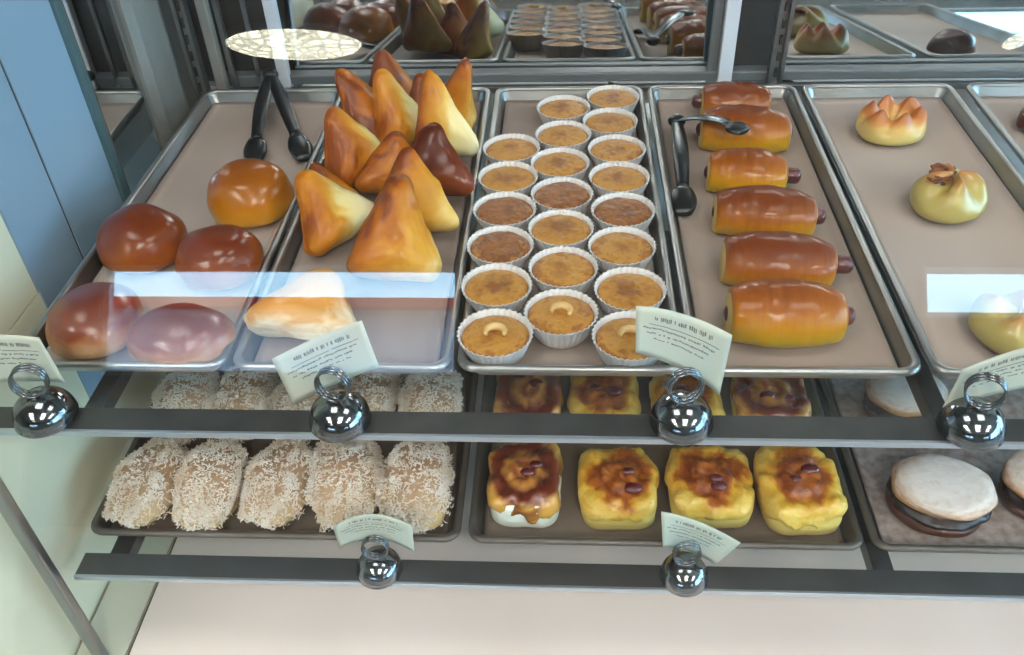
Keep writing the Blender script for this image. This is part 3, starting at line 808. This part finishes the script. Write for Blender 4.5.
# ---------------------------------------------------------------- coconut rolls
def coconut_proto(seed, label):
    t = thing('coconut_roll', label, 'coconut roll', (0, 0, LTZ), 0, 'coconut-covered rolls')
    fn = bun_fn(.039, .064, .050, seed, .11, .35, 2.6)
    b = bmesh.new(); blob(b, fn, 48, 24); link('roll', b, M['cocobun'], t)
    b = bmesh.new(); rnd = random.Random(seed)
    for k in range(5200):
        a = rnd.uniform(0, 2 * PI); ph = math.acos(1 - rnd.random() * 1.15)
        dens = nz((math.cos(a) * 2, math.sin(a) * 2, ph), 1.3, seed)
        if dens < -.12 and rnd.random() < .75: continue
        if ph > 1.55 and rnd.random() < .5: continue
        p = fn(a, ph); L = rnd.uniform(.0028, .0068); w = rnd.uniform(.0006, .0011)
        c = p + Vector((p.x, p.y * .6, max(p.z - .01, .004))).normalized() * rnd.uniform(.0005, .0045 + max(0, dens) * .012)
        d = Vector((rnd.gauss(0, 1), rnd.gauss(0, 1), rnd.gauss(0, .5))).normalized()
        e = d.cross(Vector((rnd.gauss(0, 1), rnd.gauss(0, 1), rnd.gauss(0, 1)))).normalized(); f_ = d.cross(e)
        rs = []
        for s_, ww in ((-.5, .5), (0, 1), (.5, .4)):
            q = c + d * (L * s_) + f_ * (.0012 * (abs(s_) * 2))
            if q.z < .0005: q.z = .0005
            rs.append([q + e * w * ww, q + f_ * w * ww * .7, q - e * w * ww, q - f_ * w * ww * .7])
        loft(b, rs)
    o = link('shredded_coconut', b, M['shred'], t, smooth=False); o['kind'] = 'stuff'
    return t
CX = [(-0.527, .711), (-0.444, .712), (-0.359, .714), (-0.271, .716), (-0.181, .714)]
nm = ['first', 'second', 'third', 'fourth', 'fifth']
fl = ['coconut roll at the front beside the side panel, first of the front row', 'coconut roll in the front row, second from the side panel',
      'coconut roll in the middle of the front row', 'coconut roll just behind the lower card, fourth in the front row', 'coconut roll at the front row end beside the custard breads']
bl = ['coconut roll behind the first front one, beside the side panel', 'coconut roll behind the second front one', 'coconut roll behind the middle front one, under the upper card',
      'coconut roll behind the fourth front one', 'coconut roll in the back row beside the custard breads']
pa = coconut_proto(3, fl[0]); pa.location = (CX[0][0], CX[0][1], LTZ)
pb = coconut_proto(8, fl[1]); pb.location = (CX[1][0], CX[1][1], LTZ); pb.rotation_euler = (0, 0, .1)
for i in range(2, 5): dup((pa, pb)[i % 2], (CX[i][0], CX[i][1], LTZ), random.uniform(-.12, .12) + (PI if i > 2 else 0), fl[i], scale=(1.0, 1.0, 1.0) if i < 3 else (1.05, 1, 1))
for i in range(5): dup((pb, pa)[i % 2], (CX[i][0] + .002, CX[i][1] + .145, LTZ), random.uniform(-.12, .12) + PI * (i % 2), bl[i])

# ---------------------------------------------------------------- custard breads
def custard_bread(x, y, wx, wy, h, label, seed, top, white=False, nberry=2, rz=0):
    t = thing('custard_bread', label, 'custard bread', (x, y, LTZ), rz, 'custard-topped breads')
    b = bmesh.new()
    def R(s, z, sd=0, wob=0.0):
        out = []
        for k in range(64):
            a = 2 * PI * k / 64; c, d = math.cos(a), math.sin(a); q = (abs(c) ** 4.5 + abs(d) ** 4.5) ** (-1 / 4.5)
            f = 1 + wob * nz((c * 1.5, d * 1.5, z * 30), 1.5, sd)
            out.append(Vector((wx / 2 * s * c * q * f, wy / 2 * s * d * q * f, z)))
        return out
    loft(b, [R(.93, 0, seed, .03), R(.97, h * .08, seed, .04), R(1, h * .35, seed, .06), R(.99, h * .62, seed, .06), R(.93, h * .80, seed, .05)])
    link('bread', b, M['bread_white'] if white else M['bread_side'], t)
    b = bmesh.new(); rings = []
    for s, z in ((.93, .50), (1.02, .56), (1.03, .66), (1.0, .80), (.93, .90), (.80, .95), (.70, .96), (.60, .90), (.50, .96), (.38, 1.05), (.26, 1.03), (.18, .95), (.10, 1.0), (.03, 1.02)):
        ring = R(s, h * z, seed + 2, .14 if s > .9 else .08)
        for p in ring:
            p.z += h * .14 * nz((p.x, p.y, 0), 55, seed) + (h * .10 * nz((p.x, p.y, 0), 130, seed))
            if .9 < s and z < .7: p.z -= h * .22 * max(0, nz((p.x, p.y, 0), 60, seed + 1)) * 2
        rings.append(ring)
    loft(b, rings); link('custard_topping', b, top, t)
    rnd = random.Random(seed)
    for k in range(nberry):
        b = bmesh.new(); r = rnd.uniform(.0055, .0085); cx, cy = rnd.uniform(-.012, .018), rnd.uniform(-.024, .016)
        blob(b, lambda a, ph: Vector((cx + r * 1.4 * math.sin(ph) * math.cos(a), cy + r * math.sin(ph) * math.sin(a), h * 1.03 + r * .7 * math.cos(ph) * (1 + .3 * nz((a, ph, 0), 2, seed)))), 16, 10)
        link('berry', b, M['raisin'], t)
    return t
custard_bread(-0.044, .716, .088, .104, .052, 'custard bread with dark caramel top and white crumb front, beside the coconut rolls', 1, M['custard_dark'], True, 2)
custard_bread(0.070, .716, .094, .106, .044, 'yellow custard bread with brown spiral, second in the front row', 2, M['custard'], False, 2, .02)
custard_bread(0.184, .720, .100, .104, .046, 'custard bread behind the lower curved card, third in the front row', 3, M['custard'], False, 2, -.03)
custard_bread(0.290, .716, .094, .112, .050, 'custard bread with a berry at the front row end beside the chocolate buns', 4, M['custard'], False, 3, .05)
custard_bread(-0.045, .862, .090, .104, .050, 'dark red-brown topped bread behind the white crumb one', 5, M['custard_dark'], False, 1)
custard_bread(0.058, .864, .092, .104, .046, 'yellow custard bread in the back row, second from the coconut rolls', 6, M['custard'], False, 2)
custard_bread(0.170, .864, .092, .104, .046, 'custard bread in the back row seen beneath the chrome ball', 7, M['custard'], False, 2)
custard_bread(0.282, .864, .098, .104, .050, 'brown custard bread in the back row end beside the chocolate buns', 8, M['custard_dark'], False, 2)

# ---------------------------------------------------------------- chocolate sandwich buns
def sandwich(x, y, rx, ry, label, seed, rz=0):
    t = thing('chocolate_sandwich_bun', label, 'sandwich bun', (x, y, LTZ), rz, 'sugared chocolate sandwich buns')
    b = bmesh.new(); blob(b, bun_fn(rx * .95, ry * .95, .022, seed, .03, .4, sx=.5), 48, 20); link('bun_base', b, M['puffbase'], t)
    b = bmesh.new(); f1 = bun_fn(rx * .97, ry * .97, .024, seed + 1, .06, .5, sx=.4)
    def g1(a, p):
        v = f1(a, p) + Vector((0, 0, .012)); w = 1 + .05 * nz((v.x, v.y, v.z), 120, seed); return Vector((v.x * w, v.y * w, v.z))
    blob(b, g1, 96, 24); link('chocolate_filling', b, M['choc'], t)
    b = bmesh.new(); f2 = bun_fn(rx, ry, .022, seed + 2, .05, .42, exz=.8, sx=.55)
    blob(b, lambda a, p: f2(a, p) + Vector((.001, .003, .029)), 64, 28); link('bun_top', b, M['puffshell'], t)
    return t
sandwich(0.456, .708, .059, .050, 'sugar-dusted chocolate sandwich bun at the front, beside the custard breads', 1, -.12)
sandwich(0.586, .722, .050, .046, 'chocolate sandwich bun at the front, further east', 2)
sandwich(0.462, .872, .052, .046, 'sugar-dusted chocolate sandwich bun behind the first, seen beneath the shelf arm', 3, .1)

# ---------------------------------------------------------------- card holders and price cards
HG = 'chrome ball card holders'
def holder_proto(label):
    t = thing('card_holder', label, 'card holder', (0, 0, 0), 0, HG)
    b = bmesh.new(); R = .0305
    prof = [(R * .80, 0), (R * .98, .001), (R * 1.0, .003), (R * .97, .0045)]
    for k in range(15):
        q = math.radians(4 + 82 * k / 14)
        prof.append((R * .97 * math.cos(q) + .0005, .0045 + R * .92 * math.sin(q)))
    prof += [(.0045, .0045 + R * .93), (.0035, .0045 + R * 1.0), (.0006, .0045 + R * 1.01)]
    lathe(b, prof, 56); link('ball_base', b, M['chrome'], t)
    for dy in (-.0032, .0006, .0044):
        b = bmesh.new()
        tube(b, [(.0165 * math.cos(a), dy + .002 * math.sin(a), .0490 + .0165 * math.sin(a)) for a in [2 * PI * k / 40 for k in range(40)]], .0013, 8, close=True)
        link('clip_ring', b, M['chrome'], t)
    return t
hp = holder_proto('chrome ball card holder on the upper rail beneath the round buns')
RT = .0023
hp.location = (-0.513, .5935, RT); hp.rotation_euler = (math.radians(0), 0, .15)
HP = hp
dup(hp, (-0.216, .5935, RT), -.2, 'chrome ball card holder on the upper rail in front of the turnovers')
dup(hp, (0.115, .5965, RT), .25, 'chrome ball card holder on the upper rail in front of the tarts')
dup(hp, (0.384, .5935, RT), -.35, 'chrome ball card holder on the upper rail in front of the pouch buns')
dup(hp, (-0.209, .5925, -0.247 + RT), 0.0, 'chrome ball card holder on the lower rail in front of the coconut rolls', scale=.88)
dup(hp, (0.140, .5925, -0.247 + RT), .1, 'chrome ball card holder on the lower rail in front of the custard breads', scale=.9)

CG = 'curled price cards'
def card(tl, tr, br, bl, y, bow, label, seed, sag=0.0):
    """a curled card: corners in (x, z), bowed in depth by bow; sag lifts the middle"""
    nx, ny = 16, 8; th = .0004
    t = thing('price_card', label, 'price card', ((bl[0] + br[0]) / 2, y, (bl[1] + br[1]) / 2), 0, CG)
    o0 = Vector(t.location)
    def P(u, v):
        top = Vector((tl[0], 0, tl[1])).lerp(Vector((tr[0], 0, tr[1])), u); bt = Vector((bl[0], 0, bl[1])).lerp(Vector((br[0], 0, br[1])), u)
        p = bt.lerp(top, v); k = 4 * u * (1 - u)
        p.y = y + bow * k + .004 * v; p.z += sag * k
        return p - o0
    b = bmesh.new()
    A = [[b.verts.new(P(i / nx, j / ny)) for i in range(nx + 1)] for j in range(ny + 1)]
    B = [[b.verts.new(P(i / nx, j / ny) + Vector((0, th, 0))) for i in range(nx + 1)] for j in range(ny + 1)]
    for j in range(ny):
        for i in range(nx):
            b.faces.new((A[j][i], A[j][i + 1], A[j + 1][i + 1], A[j + 1][i])); b.faces.new((B[j][i], B[j + 1][i], B[j + 1][i + 1], B[j][i + 1]))
    for j in range(ny):
        b.faces.new((A[j][0], A[j + 1][0], B[j + 1][0], B[j][0])); b.faces.new((A[j][nx], B[j][nx], B[j + 1][nx], A[j + 1][nx]))
    for i in range(nx):
        b.faces.new((A[0][i], B[0][i], B[0][i + 1], A[0][i + 1])); b.faces.new((A[ny][i], A[ny][i + 1], B[ny][i + 1], B[ny][i]))
    link('card', b, M['card'], t)
    b = bmesh.new(); rnd = random.Random(seed)
    def stroke(u0, u1, v, hh):
        n = 3
        rs = [[P(u0 + (u1 - u0) * i / n, v + s * hh) - Vector((0, .0003, 0)) for i in range(n + 1)] for s in (-.5, .5)]
        q = [[b.verts.new(p) for p in r] for r in rs]
        for i in range(n): b.faces.new((q[0][i], q[0][i + 1], q[1][i + 1], q[1][i]))
    for v, hh, a0, a1, wl in ((.80, .085, .20, .82, .018), (.68, .018, .14, .9, .5), (.60, .035, .08, .86, .03), (.50, .035, .12, .80, .03), (.40, .03, .2, .76, .03)):
        u = a0
        while u < a1:
            w = rnd.uniform(.4, 1.1) * wl; stroke(u, min(a1, u + w), v + rnd.uniform(-.01, .01), hh * rnd.uniform(.6, 1))
            u += w + (.006 if rnd.random() < .75 else .03)
    link('printed_lines', b, M['ink'], t, smooth=False)
    return t
card((-0.5715, 0.0968), (-0.4926, 0.095), (-0.4854, 0.0405), (-0.5777, 0.0379), .604, .003, 'pale price card above the round buns holder, cut by the case corner', 1)
card((-0.2756, 0.0682), (-0.1819, 0.1171), (-0.172, 0.0629), (-0.2640, 0.0108), .606, .004, 'pale price card tilted up to the east, in front of the turnovers', 2)
card((0.0652, 0.1339), (0.1536, 0.1005), (0.1500, 0.0296), (0.0674, 0.0821), .608, .004, 'cream price card tilted down to the east, in front of the tarts', 3, .004)
card((0.3659, 0.0633), (0.4433, 0.1037), (0.4640, 0.0560), (0.3590, 0.0156), .606, .003, 'pale green price card slanting up, in front of the pouch buns', 4)
card((-0.2577, -0.1853), (-0.167, -0.1809), (-0.1675, -0.2253), (-0.2545, -0.2199), .604, .004, 'arched pale green price card in front of the coconut rolls', 5, .017)
card((0.1085, -0.1472), (0.2007, -0.2000), (0.176, -0.2359), (0.1146, -0.2053), .604, .010, 'curled price card sagging to a point, in front of the custard breads', 6, -.004)
